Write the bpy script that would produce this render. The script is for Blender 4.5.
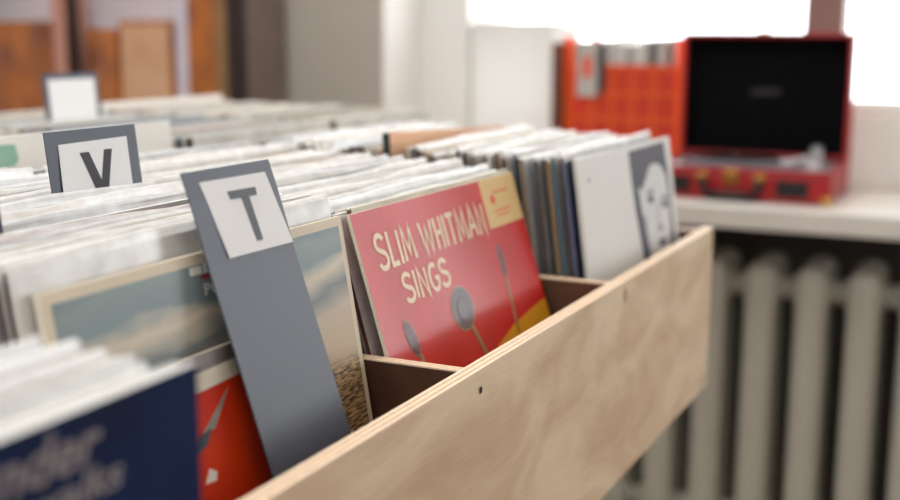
import bpy, bmesh, math, random
from mathutils import Vector, Matrix

for o in list(bpy.data.objects):
    bpy.data.objects.remove(o)
SC = bpy.context.scene
COL = SC.collection
random.seed(7)

# ------------------------------------------------------------------ camera
# axes: X runs along the front board of the record crate, Y into the crate, Z up;
# z = 0 is the top edge of the front board
CAM_POS = Vector((-0.7687, -0.3338, 0.2366))
YAW, PITCH, ROLL, FPX = 0.4428, 0.1793, 0.0047, 1192.2
fw = Vector((math.cos(PITCH) * math.cos(YAW), math.cos(PITCH) * math.sin(YAW), -math.sin(PITCH)))
rt = Vector((math.sin(YAW), -math.cos(YAW), 0))
up = rt.cross(fw)
r2 = rt * math.cos(ROLL) + up * math.sin(ROLL)
u2 = up * math.cos(ROLL) - rt * math.sin(ROLL)
cd = bpy.data.cameras.new('camera')
cd.sensor_width = 36.0
cd.lens = FPX / 900 * 36.0
cd.clip_start = 0.02
cam = bpy.data.objects.new('camera', cd)
COL.objects.link(cam)
M3 = Matrix((r2, u2, -fw)).transposed()
cam.matrix_world = Matrix.Translation(CAM_POS) @ M3.to_4x4()
cd.dof.use_dof = True
cd.dof.focus_distance = 0.86
cd.dof.aperture_fstop = 3.5
SC.camera = cam

# ------------------------------------------------------------------ world and light
w = bpy.data.worlds.new('overcast_sky')
SC.world = w
w.use_nodes = True
bg = w.node_tree.nodes['Background']
bg.inputs[0].default_value = (0.94, 0.97, 1.0, 1)
bg.inputs[1].default_value = 4.8

def portal(name, x, y0, y1, z0, z1):
    l = bpy.data.lights.new(name, 'AREA')
    l.shape = 'RECTANGLE'
    l.size = z1 - z0
    l.size_y = y1 - y0
    l.cycles.is_portal = True
    o = bpy.data.objects.new(name, l)
    COL.objects.link(o)
    o.location = (x, (y0 + y1) / 2, (z0 + z1) / 2)
    o.rotation_euler = (0, math.pi / 2, 0)
    return o

portal('window_daylight', 2.36, -0.3, 1.067, -0.1, 1.5)
portal('window_daylight', 2.36, -2.5, -0.72, -0.1, 1.5)
pb = portal('window_daylight', -2.78, -0.8, 0.4, 0.1, 1.5)  # portal of the unseen window added behind the camera for fill
pb.rotation_euler = (0, -math.pi / 2, 0)
# two unseen area lights added overhead to fill the room
def overhead_fill(x, y, e):
    l = bpy.data.lights.new('overhead_fill_light', 'AREA')
    l.shape = 'RECTANGLE'
    l.size, l.size_y = 1.2, 1.2
    l.energy = e
    l.color = (1.0, 0.975, 0.945)
    o = bpy.data.objects.new('overhead_fill_light', l)
    COL.objects.link(o)
    o.location = (x, y, 1.82)
overhead_fill(-0.7, 0.3, 13)
overhead_fill(0.6, 0.9, 21)

vs = SC.view_settings
vs.view_transform = 'Standard'
vs.look = 'None'
vs.gamma = 1.0
vs.use_curve_mapping = False
vs.exposure = 0.38
SC.cycles.use_denoising = True
SC.cycles.max_bounces = 10
SC.cycles.diffuse_bounces = 5
SC.cycles.sample_clamp_indirect = 6.0

# ------------------------------------------------------------------ helpers
def lin(c):
    def f(v):
        v /= 255.0
        return v / 12.92 if v <= 0.04045 else ((v + 0.055) / 1.055) ** 2.4
    return (f(c[0]), f(c[1]), f(c[2]), 1.0)

MATS = {}
def mat(name, rgb, rough=0.6, var=0.0, scale=(20, 20, 20), bump=0.0, bump_scale=200.0, metal=0.0,
        coat=0.0, coat_rough=0.1, alpha=1.0, spec=0.5, rgb2=None, detail=4.0):
    if name in MATS:
        return MATS[name]
    m = bpy.data.materials.new(name)
    m.use_nodes = True
    nt = m.node_tree
    b = nt.nodes['Principled BSDF']
    b.inputs['Base Color'].default_value = lin(rgb)
    b.inputs['Roughness'].default_value = rough
    b.inputs['Metallic'].default_value = metal
    b.inputs['Coat Weight'].default_value = coat
    b.inputs['Coat Roughness'].default_value = coat_rough
    b.inputs['Alpha'].default_value = alpha
    b.inputs['Specular IOR Level'].default_value = spec
    if var or rgb2 or bump:
        tc = nt.nodes.new('ShaderNodeTexCoord')
        mp = nt.nodes.new('ShaderNodeMapping')
        mp.inputs['Scale'].default_value = scale
        nt.links.new(tc.outputs['Object'], mp.inputs['Vector'])
        if var or rgb2:
            n = nt.nodes.new('ShaderNodeTexNoise')
            n.inputs['Scale'].default_value = 1.0
            n.inputs['Detail'].default_value = detail
            nt.links.new(mp.outputs[0], n.inputs['Vector'])
            cr = nt.nodes.new('ShaderNodeValToRGB')
            c = lin(rgb)
            d = lin(rgb2) if rgb2 else tuple(min(1, v * (1 - var)) for v in c[:3]) + (1,)
            cr.color_ramp.elements[0].position = 0.32
            cr.color_ramp.elements[1].position = 0.68
            cr.color_ramp.elements[0].color = d
            cr.color_ramp.elements[1].color = c
            nt.links.new(n.outputs['Fac'], cr.inputs[0])
            nt.links.new(cr.outputs[0], b.inputs['Base Color'])
        if bump:
            n2 = nt.nodes.new('ShaderNodeTexNoise')
            n2.inputs['Scale'].default_value = bump_scale
            n2.inputs['Detail'].default_value = 3.0
            nt.links.new(tc.outputs['Object'], n2.inputs['Vector'])
            bp = nt.nodes.new('ShaderNodeBump')
            bp.inputs['Strength'].default_value = bump
            bp.inputs['Distance'].default_value = 0.002
            nt.links.new(n2.outputs['Fac'], bp.inputs['Height'])
            nt.links.new(bp.outputs[0], b.inputs['Normal'])
            if coat:
                nt.links.new(bp.outputs[0], b.inputs['Coat Normal'])
    MATS[name] = m
    return m

def mat_translucent(name, rgb, mix=0.5, rough=0.5):
    m = bpy.data.materials.new(name)
    m.use_nodes = True
    nt = m.node_tree
    nt.nodes.clear()
    out = nt.nodes.new('ShaderNodeOutputMaterial')
    d = nt.nodes.new('ShaderNodeBsdfDiffuse'); d.inputs[0].default_value = lin(rgb)
    t = nt.nodes.new('ShaderNodeBsdfTranslucent'); t.inputs[0].default_value = lin(rgb)
    mx = nt.nodes.new('ShaderNodeMixShader'); mx.inputs[0].default_value = mix
    nt.links.new(d.outputs[0], mx.inputs[1]); nt.links.new(t.outputs[0], mx.inputs[2])
    g = nt.nodes.new('ShaderNodeBsdfGlossy'); g.inputs['Roughness'].default_value = rough
    m2 = nt.nodes.new('ShaderNodeMixShader'); m2.inputs[0].default_value = 0.05
    nt.links.new(mx.outputs[0], m2.inputs[1]); nt.links.new(g.outputs[0], m2.inputs[2])
    nt.links.new(m2.outputs[0], out.inputs[0])
    return m

def mat_glass(name, refl=0.08, rough=0.02, tint=(255, 255, 255)):
    m = bpy.data.materials.new(name)
    m.use_nodes = True
    nt = m.node_tree
    nt.nodes.clear()
    out = nt.nodes.new('ShaderNodeOutputMaterial')
    t = nt.nodes.new('ShaderNodeBsdfTransparent'); t.inputs[0].default_value = lin(tint)
    g = nt.nodes.new('ShaderNodeBsdfGlossy'); g.inputs['Roughness'].default_value = rough
    mx = nt.nodes.new('ShaderNodeMixShader'); mx.inputs[0].default_value = refl
    nt.links.new(t.outputs[0], mx.inputs[1]); nt.links.new(g.outputs[0], mx.inputs[2])
    nt.links.new(mx.outputs[0], out.inputs[0])
    return m

def mat_bag():
    m = bpy.data.materials.new('clear_plastic_film')
    m.use_nodes = True
    nt = m.node_tree
    nt.nodes.clear()
    out = nt.nodes.new('ShaderNodeOutputMaterial')
    tr = nt.nodes.new('ShaderNodeBsdfTransparent')
    d = nt.nodes.new('ShaderNodeBsdfDiffuse'); d.inputs[0].default_value = (0.96, 0.965, 0.965, 1)
    tl = nt.nodes.new('ShaderNodeBsdfTranslucent'); tl.inputs[0].default_value = (0.96, 0.965, 0.965, 1)
    g = nt.nodes.new('ShaderNodeBsdfGlossy'); g.inputs['Roughness'].default_value = 0.22
    a = nt.nodes.new('ShaderNodeMixShader'); a.inputs[0].default_value = 0.4
    b = nt.nodes.new('ShaderNodeMixShader'); b.inputs[0].default_value = 0.14
    c = nt.nodes.new('ShaderNodeMixShader')
    tc = nt.nodes.new('ShaderNodeTexCoord')
    n = nt.nodes.new('ShaderNodeTexNoise'); n.inputs['Scale'].default_value = 40
    mr = nt.nodes.new('ShaderNodeMapRange')
    mr.inputs['From Min'].default_value = 0.3; mr.inputs['From Max'].default_value = 0.7
    mr.inputs['To Min'].default_value = 0.45; mr.inputs['To Max'].default_value = 0.75
    nt.links.new(tc.outputs['Object'], n.inputs['Vector'])
    nt.links.new(n.outputs['Fac'], mr.inputs[0])
    nt.links.new(mr.outputs[0], c.inputs[0])
    nt.links.new(d.outputs[0], a.inputs[1]); nt.links.new(tl.outputs[0], a.inputs[2])
    nt.links.new(a.outputs[0], b.inputs[1]); nt.links.new(g.outputs[0], b.inputs[2])
    nt.links.new(tr.outputs[0], c.inputs[1]); nt.links.new(b.outputs[0], c.inputs[2])
    nt.links.new(c.outputs[0], out.inputs[0])
    return m
BAG = mat_bag()

def empty(name, loc=(0, 0, 0), rot=(0, 0, 0)):
    o = bpy.data.objects.new(name, None)
    o.empty_display_size = 0.05
    COL.objects.link(o)
    o.location = loc
    o.rotation_euler = rot
    return o

def tag(o, label, cat, group=None):
    o['label'] = label
    o['category'] = cat
    if group:
        o['group'] = group
    return o

def link(name, me, mats, parent=None, loc=(0, 0, 0), rot=(0, 0, 0), smooth=False):
    o = bpy.data.objects.new(name, me)
    COL.objects.link(o)
    if not isinstance(mats, (list, tuple)):
        mats = [mats]
    if not me.materials:
        for m in mats:
            me.materials.append(m)
    o.parent = parent
    o.location = loc
    o.rotation_euler = rot
    if smooth:
        for p in me.polygons:
            p.use_smooth = True
    return o

def add_box(bm, x0, x1, y0, y1, z0, z1, mi=0):
    v = [bm.verts.new((x, y, z)) for x in (x0, x1) for y in (y0, y1) for z in (z0, z1)]
    for idx in ((0, 1, 3, 2), (4, 6, 7, 5), (0, 4, 5, 1), (2, 3, 7, 6), (0, 2, 6, 4), (1, 5, 7, 3)):
        f = bm.faces.new([v[i] for i in idx])
        f.material_index = mi
    return v

def bm_mesh(name, bm, bevel=0.0, seg=2):
    if bevel:
        bmesh.ops.bevel(bm, geom=list(bm.edges), offset=bevel, segments=seg, profile=0.5, affect='EDGES', clamp_overlap=True)
    bmesh.ops.recalc_face_normals(bm, faces=bm.faces)
    me = bpy.data.meshes.new(name)
    bm.to_mesh(me)
    bm.free()
    return me

def box(name, x0, x1, y0, y1, z0, z1, m, parent=None, bevel=0.0, seg=2, loc=(0, 0, 0), rot=(0, 0, 0), smooth=False):
    bm = bmesh.new()
    add_box(bm, x0, x1, y0, y1, z0, z1)
    return link(name, bm_mesh(name, bm, bevel, seg), m, parent, loc, rot, smooth)

def struct(o):
    o['kind'] = 'structure'
    return o

def tube(name, pts, r, m, parent=None, n=10, closed=False):
    """round bar along a polyline"""
    bm = bmesh.new()
    rings = []
    P = [Vector(p) for p in pts]
    for i, p in enumerate(P):
        if i == 0: t = P[1] - p
        elif i == len(P) - 1: t = p - P[i - 1]
        else: t = P[i + 1] - P[i - 1]
        t.normalize()
        a = Vector((0, 0, 1)) if abs(t.z) < 0.9 else Vector((1, 0, 0))
        e1 = t.cross(a).normalized(); e2 = t.cross(e1)
        rr = r[i] if isinstance(r, (list, tuple)) else r
        rings.append([bm.verts.new(p + (e1 * math.cos(2 * math.pi * k / n) + e2 * math.sin(2 * math.pi * k / n)) * rr) for k in range(n)])
    for a, b in zip(rings, rings[1:]):
        for k in range(n):
            bm.faces.new((a[k], a[(k + 1) % n], b[(k + 1) % n], b[k]))
    bm.faces.new(rings[0][::-1]); bm.faces.new(rings[-1])
    return link(name, bm_mesh(name, bm), m, parent, smooth=True)

def lathe(name, prof, m, parent=None, loc=(0, 0, 0), rot=(0, 0, 0), n=32):
    """prof: list of (radius, z)"""
    bm = bmesh.new()
    rings = []
    for r, z in prof:
        rings.append([bm.verts.new((r * math.cos(2 * math.pi * k / n), r * math.sin(2 * math.pi * k / n), z)) for k in range(n)])
    for a, b in zip(rings, rings[1:]):
        for k in range(n):
            bm.faces.new((a[k], a[(k + 1) % n], b[(k + 1) % n], b[k]))
    bm.faces.new(rings[0][::-1]); bm.faces.new(rings[-1])
    return link(name, bm_mesh(name, bm), m, parent, loc, rot)

def flat(name, pts, m, parent, y=-0.0003, d=0.0003):
    """printed or pasted flat shape on a cover: outline in (x, z) of the cover, lying at y"""
    bm = bmesh.new()
    a = [bm.verts.new((p[0], y, p[1])) for p in pts]
    b = [bm.verts.new((p[0], y + d, p[1])) for p in pts]
    bm.faces.new(a)
    n = len(pts)
    for i in range(n):
        bm.faces.new((a[i], b[i], b[(i + 1) % n], a[(i + 1) % n]))
    return link(name, bm_mesh(name, bm), m, parent)

def ellipse(cx, cz, rx, rz, ang=0.0, n=20):
    ca, sa = math.cos(ang), math.sin(ang)
    out = []
    for k in range(n):
        t = 2 * math.pi * k / n
        x, z = rx * math.cos(t), rz * math.sin(t)
        out.append((cx + x * ca - z * sa, cz + x * sa + z * ca))
    return out

def text_flat(name, s, x0, x1, z0, z1, m, parent, y=-0.0004, bold=0.0, shear=0.0, space=1.0, axis='XZ', wob=0.0):
    """lettering fitted into the rectangle x0..x1, z0..z1 of a cover (local xz plane, facing -y)"""
    cu = bpy.data.curves.new(name, 'FONT')
    cu.body = s
    cu.size = 1.0
    cu.offset = bold
    cu.shear = shear
    cu.space_character = space
    cu.resolution_u = 3
    tmp = bpy.data.objects.new(name, cu)
    COL.objects.link(tmp)
    dg = bpy.context.evaluated_depsgraph_get()
    me = bpy.data.meshes.new_from_object(tmp.evaluated_get(dg))
    bpy.data.objects.remove(tmp)
    xs = [v.co.x for v in me.vertices]; ys = [v.co.y for v in me.vertices]
    ax, bx_, ay, by = min(xs), max(xs), min(ys), max(ys)
    for v in me.vertices:
        fx = (v.co.x - ax) / (bx_ - ax); fy = (v.co.y - ay) / (by - ay)
        px = x0 + (x1 - x0) * fx
        pz = z0 + (z1 - z0) * fy + wob * math.sin(fx * 23.0)
        v.co = Vector((px, y, pz)) if axis == 'XZ' else Vector((y, px, pz))
    me.materials.clear()
    return link(name, me, m, parent)

# hand-drawn capitals as pen strokes in a unit cell (x 0..w, z 0..1)
def arc(cx, cz, rx, rz, a0, a1, n=9):
    return [(cx + rx * math.cos(math.radians(a0 + (a1 - a0) * k / n)), cz + rz * math.sin(math.radians(a0 + (a1 - a0) * k / n))) for k in range(n + 1)]
PEN = {
    'S': (0.50, [arc(.25, .76, .22, .22, 20, 250) + arc(.25, .26, .24, .24, 85, -160)]),
    'L': (0.40, [[(.06, 1), (.06, .03), (.40, .03)]]),
    'I': (0.10, [[(.05, 1), (.05, 0)]]),
    'M': (0.62, [[(.03, 0), (.10, 1), (.31, .22), (.52, 1), (.59, 0)]]),
    'W': (0.74, [[(.03, 1), (.20, .02), (.37, .80), (.54, .02), (.71, 1)]]),
    'H': (0.46, [[(.05, 1), (.05, 0)], [(.41, 1), (.41, 0)], [(.05, .52), (.41, .52)]]),
    'T': (0.46, [[(.0, .97), (.46, .97)], [(.23, .97), (.23, 0)]]),
    'A': (0.54, [[(.02, 0), (.27, 1), (.52, 0)], [(.11, .34), (.43, .34)]]),
    'N': (0.50, [[(.05, 0), (.05, 1), (.45, .0), (.45, 1)]]),
    'G': (0.54, [arc(.29, .5, .25, .47, 50, 335, 14) + [(.52, .45), (.32, .45)]]),
    ' ': (0.18, []),
}
def pen_text(name, txt, x0, x1, z0, z1, wid, m, parent, y=-0.0004, gap=0.13):
    tot = sum(PEN[c][0] for c in txt) + gap * (len(txt) - 1)
    sx_, sz_ = (x1 - x0) / tot, z1 - z0
    bm = bmesh.new()
    cx = 0.0
    for i, c in enumerate(txt):
        for line in PEN[c][1]:
            pts = [Vector((x0 + (cx + p[0]) * sx_, z0 + p[1] * sz_ + 0.0005 * math.sin(i * 2.1))) for p in line]
            L, R_ = [], []
            for k, p in enumerate(pts):
                d0 = (p - pts[k - 1]).normalized() if k else (pts[1] - p).normalized()
                d1 = (pts[k + 1] - p).normalized() if k < len(pts) - 1 else d0
                n0, n1 = Vector((-d0.y, d0.x)), Vector((-d1.y, d1.x))
                n_ = (n0 + n1)
                n_ = n_.normalized() if n_.length > 1e-4 else n0
                f = wid / 2 / max(0.45, n_.dot(n0))
                L.append(bm.verts.new((p.x + n_.x * f, y, p.y + n_.y * f)))
                R_.append(bm.verts.new((p.x - n_.x * f, y, p.y - n_.y * f)))
            for k in range(len(pts) - 1):
                bm.faces.new((L[k], L[k + 1], R_[k + 1], R_[k]))
        cx += PEN[c][0] + gap
    me = bpy.data.meshes.new(name)
    bm.to_mesh(me)
    bm.free()
    me.flip_normals()
    return link(name, me, m, parent)

# ------------------------------------------------------------------ materials
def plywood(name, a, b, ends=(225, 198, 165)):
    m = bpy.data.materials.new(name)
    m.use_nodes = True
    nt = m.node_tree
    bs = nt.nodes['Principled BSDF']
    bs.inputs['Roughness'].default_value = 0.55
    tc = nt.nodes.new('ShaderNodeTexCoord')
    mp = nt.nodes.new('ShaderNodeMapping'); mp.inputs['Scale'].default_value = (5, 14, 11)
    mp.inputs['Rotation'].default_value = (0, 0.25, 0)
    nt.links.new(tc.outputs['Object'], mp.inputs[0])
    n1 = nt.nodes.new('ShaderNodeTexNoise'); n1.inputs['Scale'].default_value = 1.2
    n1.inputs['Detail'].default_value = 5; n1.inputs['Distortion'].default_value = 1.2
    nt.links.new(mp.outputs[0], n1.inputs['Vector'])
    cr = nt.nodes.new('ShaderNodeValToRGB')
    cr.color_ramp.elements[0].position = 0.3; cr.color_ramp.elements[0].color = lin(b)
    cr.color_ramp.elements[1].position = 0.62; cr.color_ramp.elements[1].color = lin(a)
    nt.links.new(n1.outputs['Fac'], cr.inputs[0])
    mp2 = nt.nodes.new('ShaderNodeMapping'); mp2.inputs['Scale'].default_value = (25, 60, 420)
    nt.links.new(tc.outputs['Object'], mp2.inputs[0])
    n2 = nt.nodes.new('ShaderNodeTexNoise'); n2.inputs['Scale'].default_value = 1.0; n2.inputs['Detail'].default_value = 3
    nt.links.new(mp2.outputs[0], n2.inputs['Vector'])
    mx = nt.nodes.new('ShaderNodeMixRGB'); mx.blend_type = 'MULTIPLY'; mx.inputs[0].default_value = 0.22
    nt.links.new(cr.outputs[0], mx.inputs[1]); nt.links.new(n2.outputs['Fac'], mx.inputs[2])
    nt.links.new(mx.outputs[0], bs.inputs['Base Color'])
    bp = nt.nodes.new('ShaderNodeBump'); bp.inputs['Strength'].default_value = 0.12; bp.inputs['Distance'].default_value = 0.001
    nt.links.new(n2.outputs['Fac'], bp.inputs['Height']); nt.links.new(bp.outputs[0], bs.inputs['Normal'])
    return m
PLY = plywood('birch_plywood_face', (242, 220, 188), (214, 182, 146))
PLYD = plywood('birch_plywood_shaded', (88, 54, 33), (66, 38, 23))  # shade inside the crate is put into a darker copy of the plywood
PLYE_L = mat('plywood_edge_light', (236, 212, 184), 0.6, 0.15, (200, 200, 200))
PLYE_D = mat('plywood_edge_dark', (206, 172, 138), 0.6, 0.2, (200, 200, 200))
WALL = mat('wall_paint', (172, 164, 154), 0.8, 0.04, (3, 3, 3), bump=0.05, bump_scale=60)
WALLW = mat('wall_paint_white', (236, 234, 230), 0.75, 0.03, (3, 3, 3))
CEIL = mat('ceiling_paint', (238, 236, 230), 0.9)
FLOOR = mat('floor_boards', (140, 105, 82), 0.5, 0.3, (2, 14, 2), rgb2=(110, 80, 60))
SILL = mat('sill_paint', (212, 206, 198), 0.35, 0.03, (8, 8, 8))
RAD = mat('radiator_paint', (184, 181, 167), 0.42, 0.05, (6, 6, 6))
FRAME = mat('window_frame_paint', (222, 220, 216), 0.5)
MULL = mat('window_post_wood', (122, 96, 90), 0.5, 0.2, (6, 6, 1))
CARD = mat('grey_card', (62, 68, 82), 0.42, 0.08, (160, 160, 160), bump=0.06, bump_scale=700)
PAPER = mat('white_label_paper', (228, 228, 228), 0.7)
INK = mat('dark_ink', (44, 43, 52), 0.6)
GREYINK = mat('grey_ink', (88, 92, 98), 0.6)
GLASS = mat_glass('window_glass', 0.05)
CGLASS = mat_glass('cabinet_glass', 0.018, 0.1)
BLACK = mat('black_plastic', (14, 13, 15), 0.45)
RED = mat('red_leatherette', (158, 8, 18), 0.45, 0.1, (60, 60, 60), bump=0.1, bump_scale=500)
BRASS = mat('brass', (196, 152, 72), 0.3, metal=1.0)
SILVER = mat('brushed_silver', (205, 205, 208), 0.3, metal=0.8)
GREYPL = mat('grey_plastic', (120, 122, 128), 0.35)
CRATE_RED = mat_translucent('red_crate_plastic', (246, 100, 4), 0.45)
CRATE_WEB = mat_translucent('red_crate_web_plastic', (232, 62, 2), 0.5)
FROST = mat_translucent('frosted_plastic', (234, 230, 224), 0.6)
WHITEBOX = mat_translucent('white_translucent_plastic', (238, 236, 232), 0.55)

# ------------------------------------------------------------------ the room
ZF, ZC = -0.95, 1.9
XW = 1.8                          # inner face of the window wall
struct(box('floor', -2.7, 2.4, -2.7, 2.7, ZF - 0.05, ZF, FLOOR))
struct(box('ceiling', -2.7, 2.4, -2.7, 2.7, ZC, ZC + 0.05, CEIL))
for c in ((-2.7, -0.8, ZF, ZC), (0.4, 2.7, ZF, ZC), (-0.8, 0.4, ZF, 0.1), (-0.8, 0.4, 1.5, ZC)):
    struct(box('wall_back', -2.76, -2.7, c[0], c[1], c[2], c[3], WALLW))
struct(box('wall_right', -2.7, 2.4, -2.75, -2.7, ZF, ZC, WALLW))
struct(box('wall_left', -2.7, 2.4, 2.7, 2.75, ZF, ZC, WALLW))
W1, W2 = (-0.3, 1.067), (-2.5, -0.72)
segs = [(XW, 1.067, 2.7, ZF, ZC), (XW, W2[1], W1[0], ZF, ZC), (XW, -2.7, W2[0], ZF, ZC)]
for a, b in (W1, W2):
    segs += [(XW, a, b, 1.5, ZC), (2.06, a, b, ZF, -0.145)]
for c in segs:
    struct(box('wall_front', c[0], 2.34, c[1], c[2], c[3], c[4], WALL if c[0] == XW else mat('niche_shade', (96, 88, 80), 0.9, 0.15, (5, 5, 5))))  # niche walls: shade behind the radiator is put into their dark colour

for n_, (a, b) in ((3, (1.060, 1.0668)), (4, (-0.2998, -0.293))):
    struct(box('trim_%d' % n_, XW, 2.0 if n_ == 3 else 2.22, a, b, -0.099, 1.499, WALLW))  # added linings: window light on the reveals is put into whiter paint

def window(n, a, b, post):
    jw = 0.137 if n == 1 else 0.05      # the left jamb of the first window is boxed out
    root = empty('window_%d' % n, (2.24, (a + b) / 2, -0.1))
    struct(root)
    lx = lambda y: y - (a + b) / 2
    def pt(name, x0, x1, y0, y1, z0, z1, m, bev=0.004):
        return box(name, x0 - 2.24, x1 - 2.24, lx(y0), lx(y1), z0 + 0.1, z1 + 0.1, m, root, bev)
    pt('window_frame', 2.0 if n == 1 else 2.22, 2.29, b - jw, b, -0.1, 1.5, FRAME)
    pt('window_frame', 2.221, 2.29, a, a + 0.05, -0.1, 1.5, FRAME)
    pt('window_frame', 2.22, 2.29, a + 0.05, b - jw - 0.001, -0.1, -0.04, FRAME)
    pt('window_frame', 2.22, 2.29, a + 0.05, b - jw - 0.001, 1.44, 1.5, FRAME)
    pt('window_post', 2.21, 2.30, post - 0.046, post + 0.046, -0.04, 1.44, MULL)
    pt('window_pane', 2.254, 2.258, post + 0.046, b - jw - 0.001, -0.04, 1.44, GLASS, 0)
    pt('window_pane', 2.254, 2.258, a + 0.05, post - 0.046, -0.04, 1.44, GLASS, 0)
    return root
window(1, W1[0], W1[1], 0.1)
window(2, W2[0], W2[1], -1.16)
w3 = struct(empty('window_3', (-2.73, -0.2, 0.1)))  # unseen back window, added to light the radiator and cabinet fronts
for c in ((-.60, -.55, 0, 1.4), (.55, .60, 0, 1.4), (-.55, .55, 0, .05), (-.55, .55, 1.35, 1.4), (-.025, .025, .05, 1.35)):
    box('window_frame', -.03, .03, c[0], c[1], c[2], c[3], FRAME, w3, 0.003)
for c in ((-.55, -.025), (.025, .55)):
    box('window_pane', -.002, .002, c[0], c[1], .05, 1.35, GLASS, w3)
# window sills: deep painted boards on the parapet
bm = bmesh.new()
add_box(bm, 1.60, XW - 0.001, W1[0] - 0.05, W1[1] + 0.03, -0.144, -0.1)
add_box(bm, XW - 0.001, 2.22, W1[0] + 0.001, W1[1] - 0.001, -0.144, -0.1)
struct(link('trim_1', bm_mesh('trim_1', bm, 0.003), SILL))
bm = bmesh.new()
add_box(bm, 1.60, XW - 0.001, W2[0] - 0.05, W2[1] + 0.03, -0.144, -0.1)
add_box(bm, XW - 0.001, 2.22, W2[0] + 0.001, W2[1] - 0.001, -0.144, -0.1)
struct(link('trim_2', bm_mesh('trim_2', bm, 0.003), SILL))

# ------------------------------------------------------------------ radiator under the sill
def radiator_section_mesh():
    bm = bmesh.new()
    ztop, zbot = 0.62, 0.0
    # three flattened columns one behind the other, joined at head and foot
    for cx in (0.03, 0.1, 0.17):
        rings = []
        prof = [(zbot, .55), (zbot + .012, .85), (zbot + .03, 1), (zbot + .07, 1), (zbot + .1, .92),
                (ztop - .1, .92), (ztop - .06, 1), (ztop - .028, 1), (ztop - .01, .8), (ztop, .45)]
        for z, s in prof:
            rings.append([bm.verts.new((cx + 0.028 * s * math.cos(2 * math.pi * k / 12),
                                        0.0365 * s * math.sin(2 * math.pi * k / 12), z)) for k in range(12)])
        for a, b in zip(rings, rings[1:]):
            for k in range(12):
                bm.faces.new((a[k], a[(k + 1) % 12], b[(k + 1) % 12], b[k]))
        bm.faces.new(rings[0][::-1]); bm.faces.new(rings[-1])
    for zc in (0.05, 0.57):
        add_box(bm, 0.03, 0.17, -0.024, 0.024, zc - 0.03, zc + 0.03)      # head and foot web
    for zc in (0.045, 0.565):                                            # nipples to the next section
        rings = []
        for y, r in ((-0.0518, .026), (-0.03, .03), (0.03, .03), (0.0518, .026)):
            rings.append([bm.verts.new((0.07 + r * math.cos(2 * math.pi * k / 12), y, zc + r * math.sin(2 * math.pi * k / 12))) for k in range(12)])
        for a, b in zip(rings, rings[1:]):
            for k in range(12):
                bm.faces.new((a[k], a[(k + 1) % 12], b[(k + 1) % 12], b[k]))
        bm.faces.new(rings[0]); bm.faces.new(rings[-1])
    return bm_mesh('radiator_section', bm)
rad = empty('cast_iron_radiator', (1.7, 0.3, ZF + 0.1))
tag(rad, 'cream painted cast iron column radiator under the window sill', 'radiator')
rm = radiator_section_mesh()
rz = -0.233 - 0.62 - (ZF + 0.1)
for k in range(11):
    y = 0.126 + 0.1036 * (k - 3)
    link('radiator_section', rm, RAD, rad, (0, y - 0.3, rz), smooth=True)
for y in (0.126 - 0.1036 * 2.0, 0.126 + 0.1036 * 6.0):
    box('foot', 0.04, 0.16, y - 0.3 - 0.022, y - 0.3 + 0.022, -0.1, rz + 0.02, RAD, rad, 0.006)

# ------------------------------------------------------------------ table that carries the crates
tb = empty('display_table', (0.2, 0.5, ZF))
tag(tb, 'plain wooden table under the plywood record crates', 'table')
TOPZ = -0.2046 - 0.012
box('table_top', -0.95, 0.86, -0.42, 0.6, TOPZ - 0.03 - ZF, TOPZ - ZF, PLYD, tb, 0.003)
for lx_, ly in ((-0.9, 0.55), (0.1, -0.3), (0.1, 0.55), (0.75, 0.55), (-0.5, -0.3)):
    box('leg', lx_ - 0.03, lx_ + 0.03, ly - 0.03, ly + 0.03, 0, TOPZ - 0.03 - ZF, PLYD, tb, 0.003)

# ------------------------------------------------------------------ plywood crates
BT = 0.0125     # board thickness
ZFL = -0.198    # upper face of the crate floors
def ply_board(name, x0, x1, y0, y1, z0, z1, root, m=PLY, edge='top', thin='y', bev=0.0006):
    """a plywood board whose visible upper edge shows its veneers as strips"""
    o = root.location
    b = box(name, x0 - o.x, x1 - o.x, y0 - o.y, y1 - o.y, z0 - o.z, z1 - 0.0012 - o.z, m, root, bev)
    k = 5
    for i in range(k):
        if thin == 'y':
            a0, a1 = y0 + (y1 - y0) * i / k, y0 + (y1 - y0) * (i + 1) / k
            c = (x0, x1, a0, a1)
        else:
            a0, a1 = x0 + (x1 - x0) * i / k, x0 + (x1 - x0) * (i + 1) / k
            c = (a0, a1, y0, y1)
        h = 0.0 if i % 2 == 0 else -0.0002
        e = box('veneer', c[0] - o.x, c[1] - o.x, c[2] - o.y, c[3] - o.y, z1 - 0.0012 - o.z, z1 + h - o.z,
                PLYE_L if i % 2 == 0 else PLYE_D)
        e.parent = b
    return b

def make_crate(x0, x1, y0, y1, dividers, label, front_z=0.0, dz=-0.004):
    root = empty('plywood_record_crate', ((x0 + x1) / 2, (y0 + y1) / 2, -0.2046))
    tag(root, label, 'crate', 'plywood record crates on the table')
    f = ply_board('front_board', x0, x1, y0, y0 + BT, -0.2046, front_z, root)
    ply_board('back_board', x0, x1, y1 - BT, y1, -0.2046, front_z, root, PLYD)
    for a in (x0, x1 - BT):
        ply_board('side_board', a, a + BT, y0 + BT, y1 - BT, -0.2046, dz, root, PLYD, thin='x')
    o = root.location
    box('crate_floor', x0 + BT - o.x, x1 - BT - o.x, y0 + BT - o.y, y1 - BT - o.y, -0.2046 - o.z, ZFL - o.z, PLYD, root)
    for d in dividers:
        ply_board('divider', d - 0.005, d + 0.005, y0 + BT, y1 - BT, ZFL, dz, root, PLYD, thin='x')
    return root, f
Y1 = 0.47
crate1, fboard = make_crate(-0.349, 0.705, 0.0, Y1, (-0.006, 0.339), 'long open plywood crate with sharp front board, holding the T and V cards')
co = crate1.location
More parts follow.
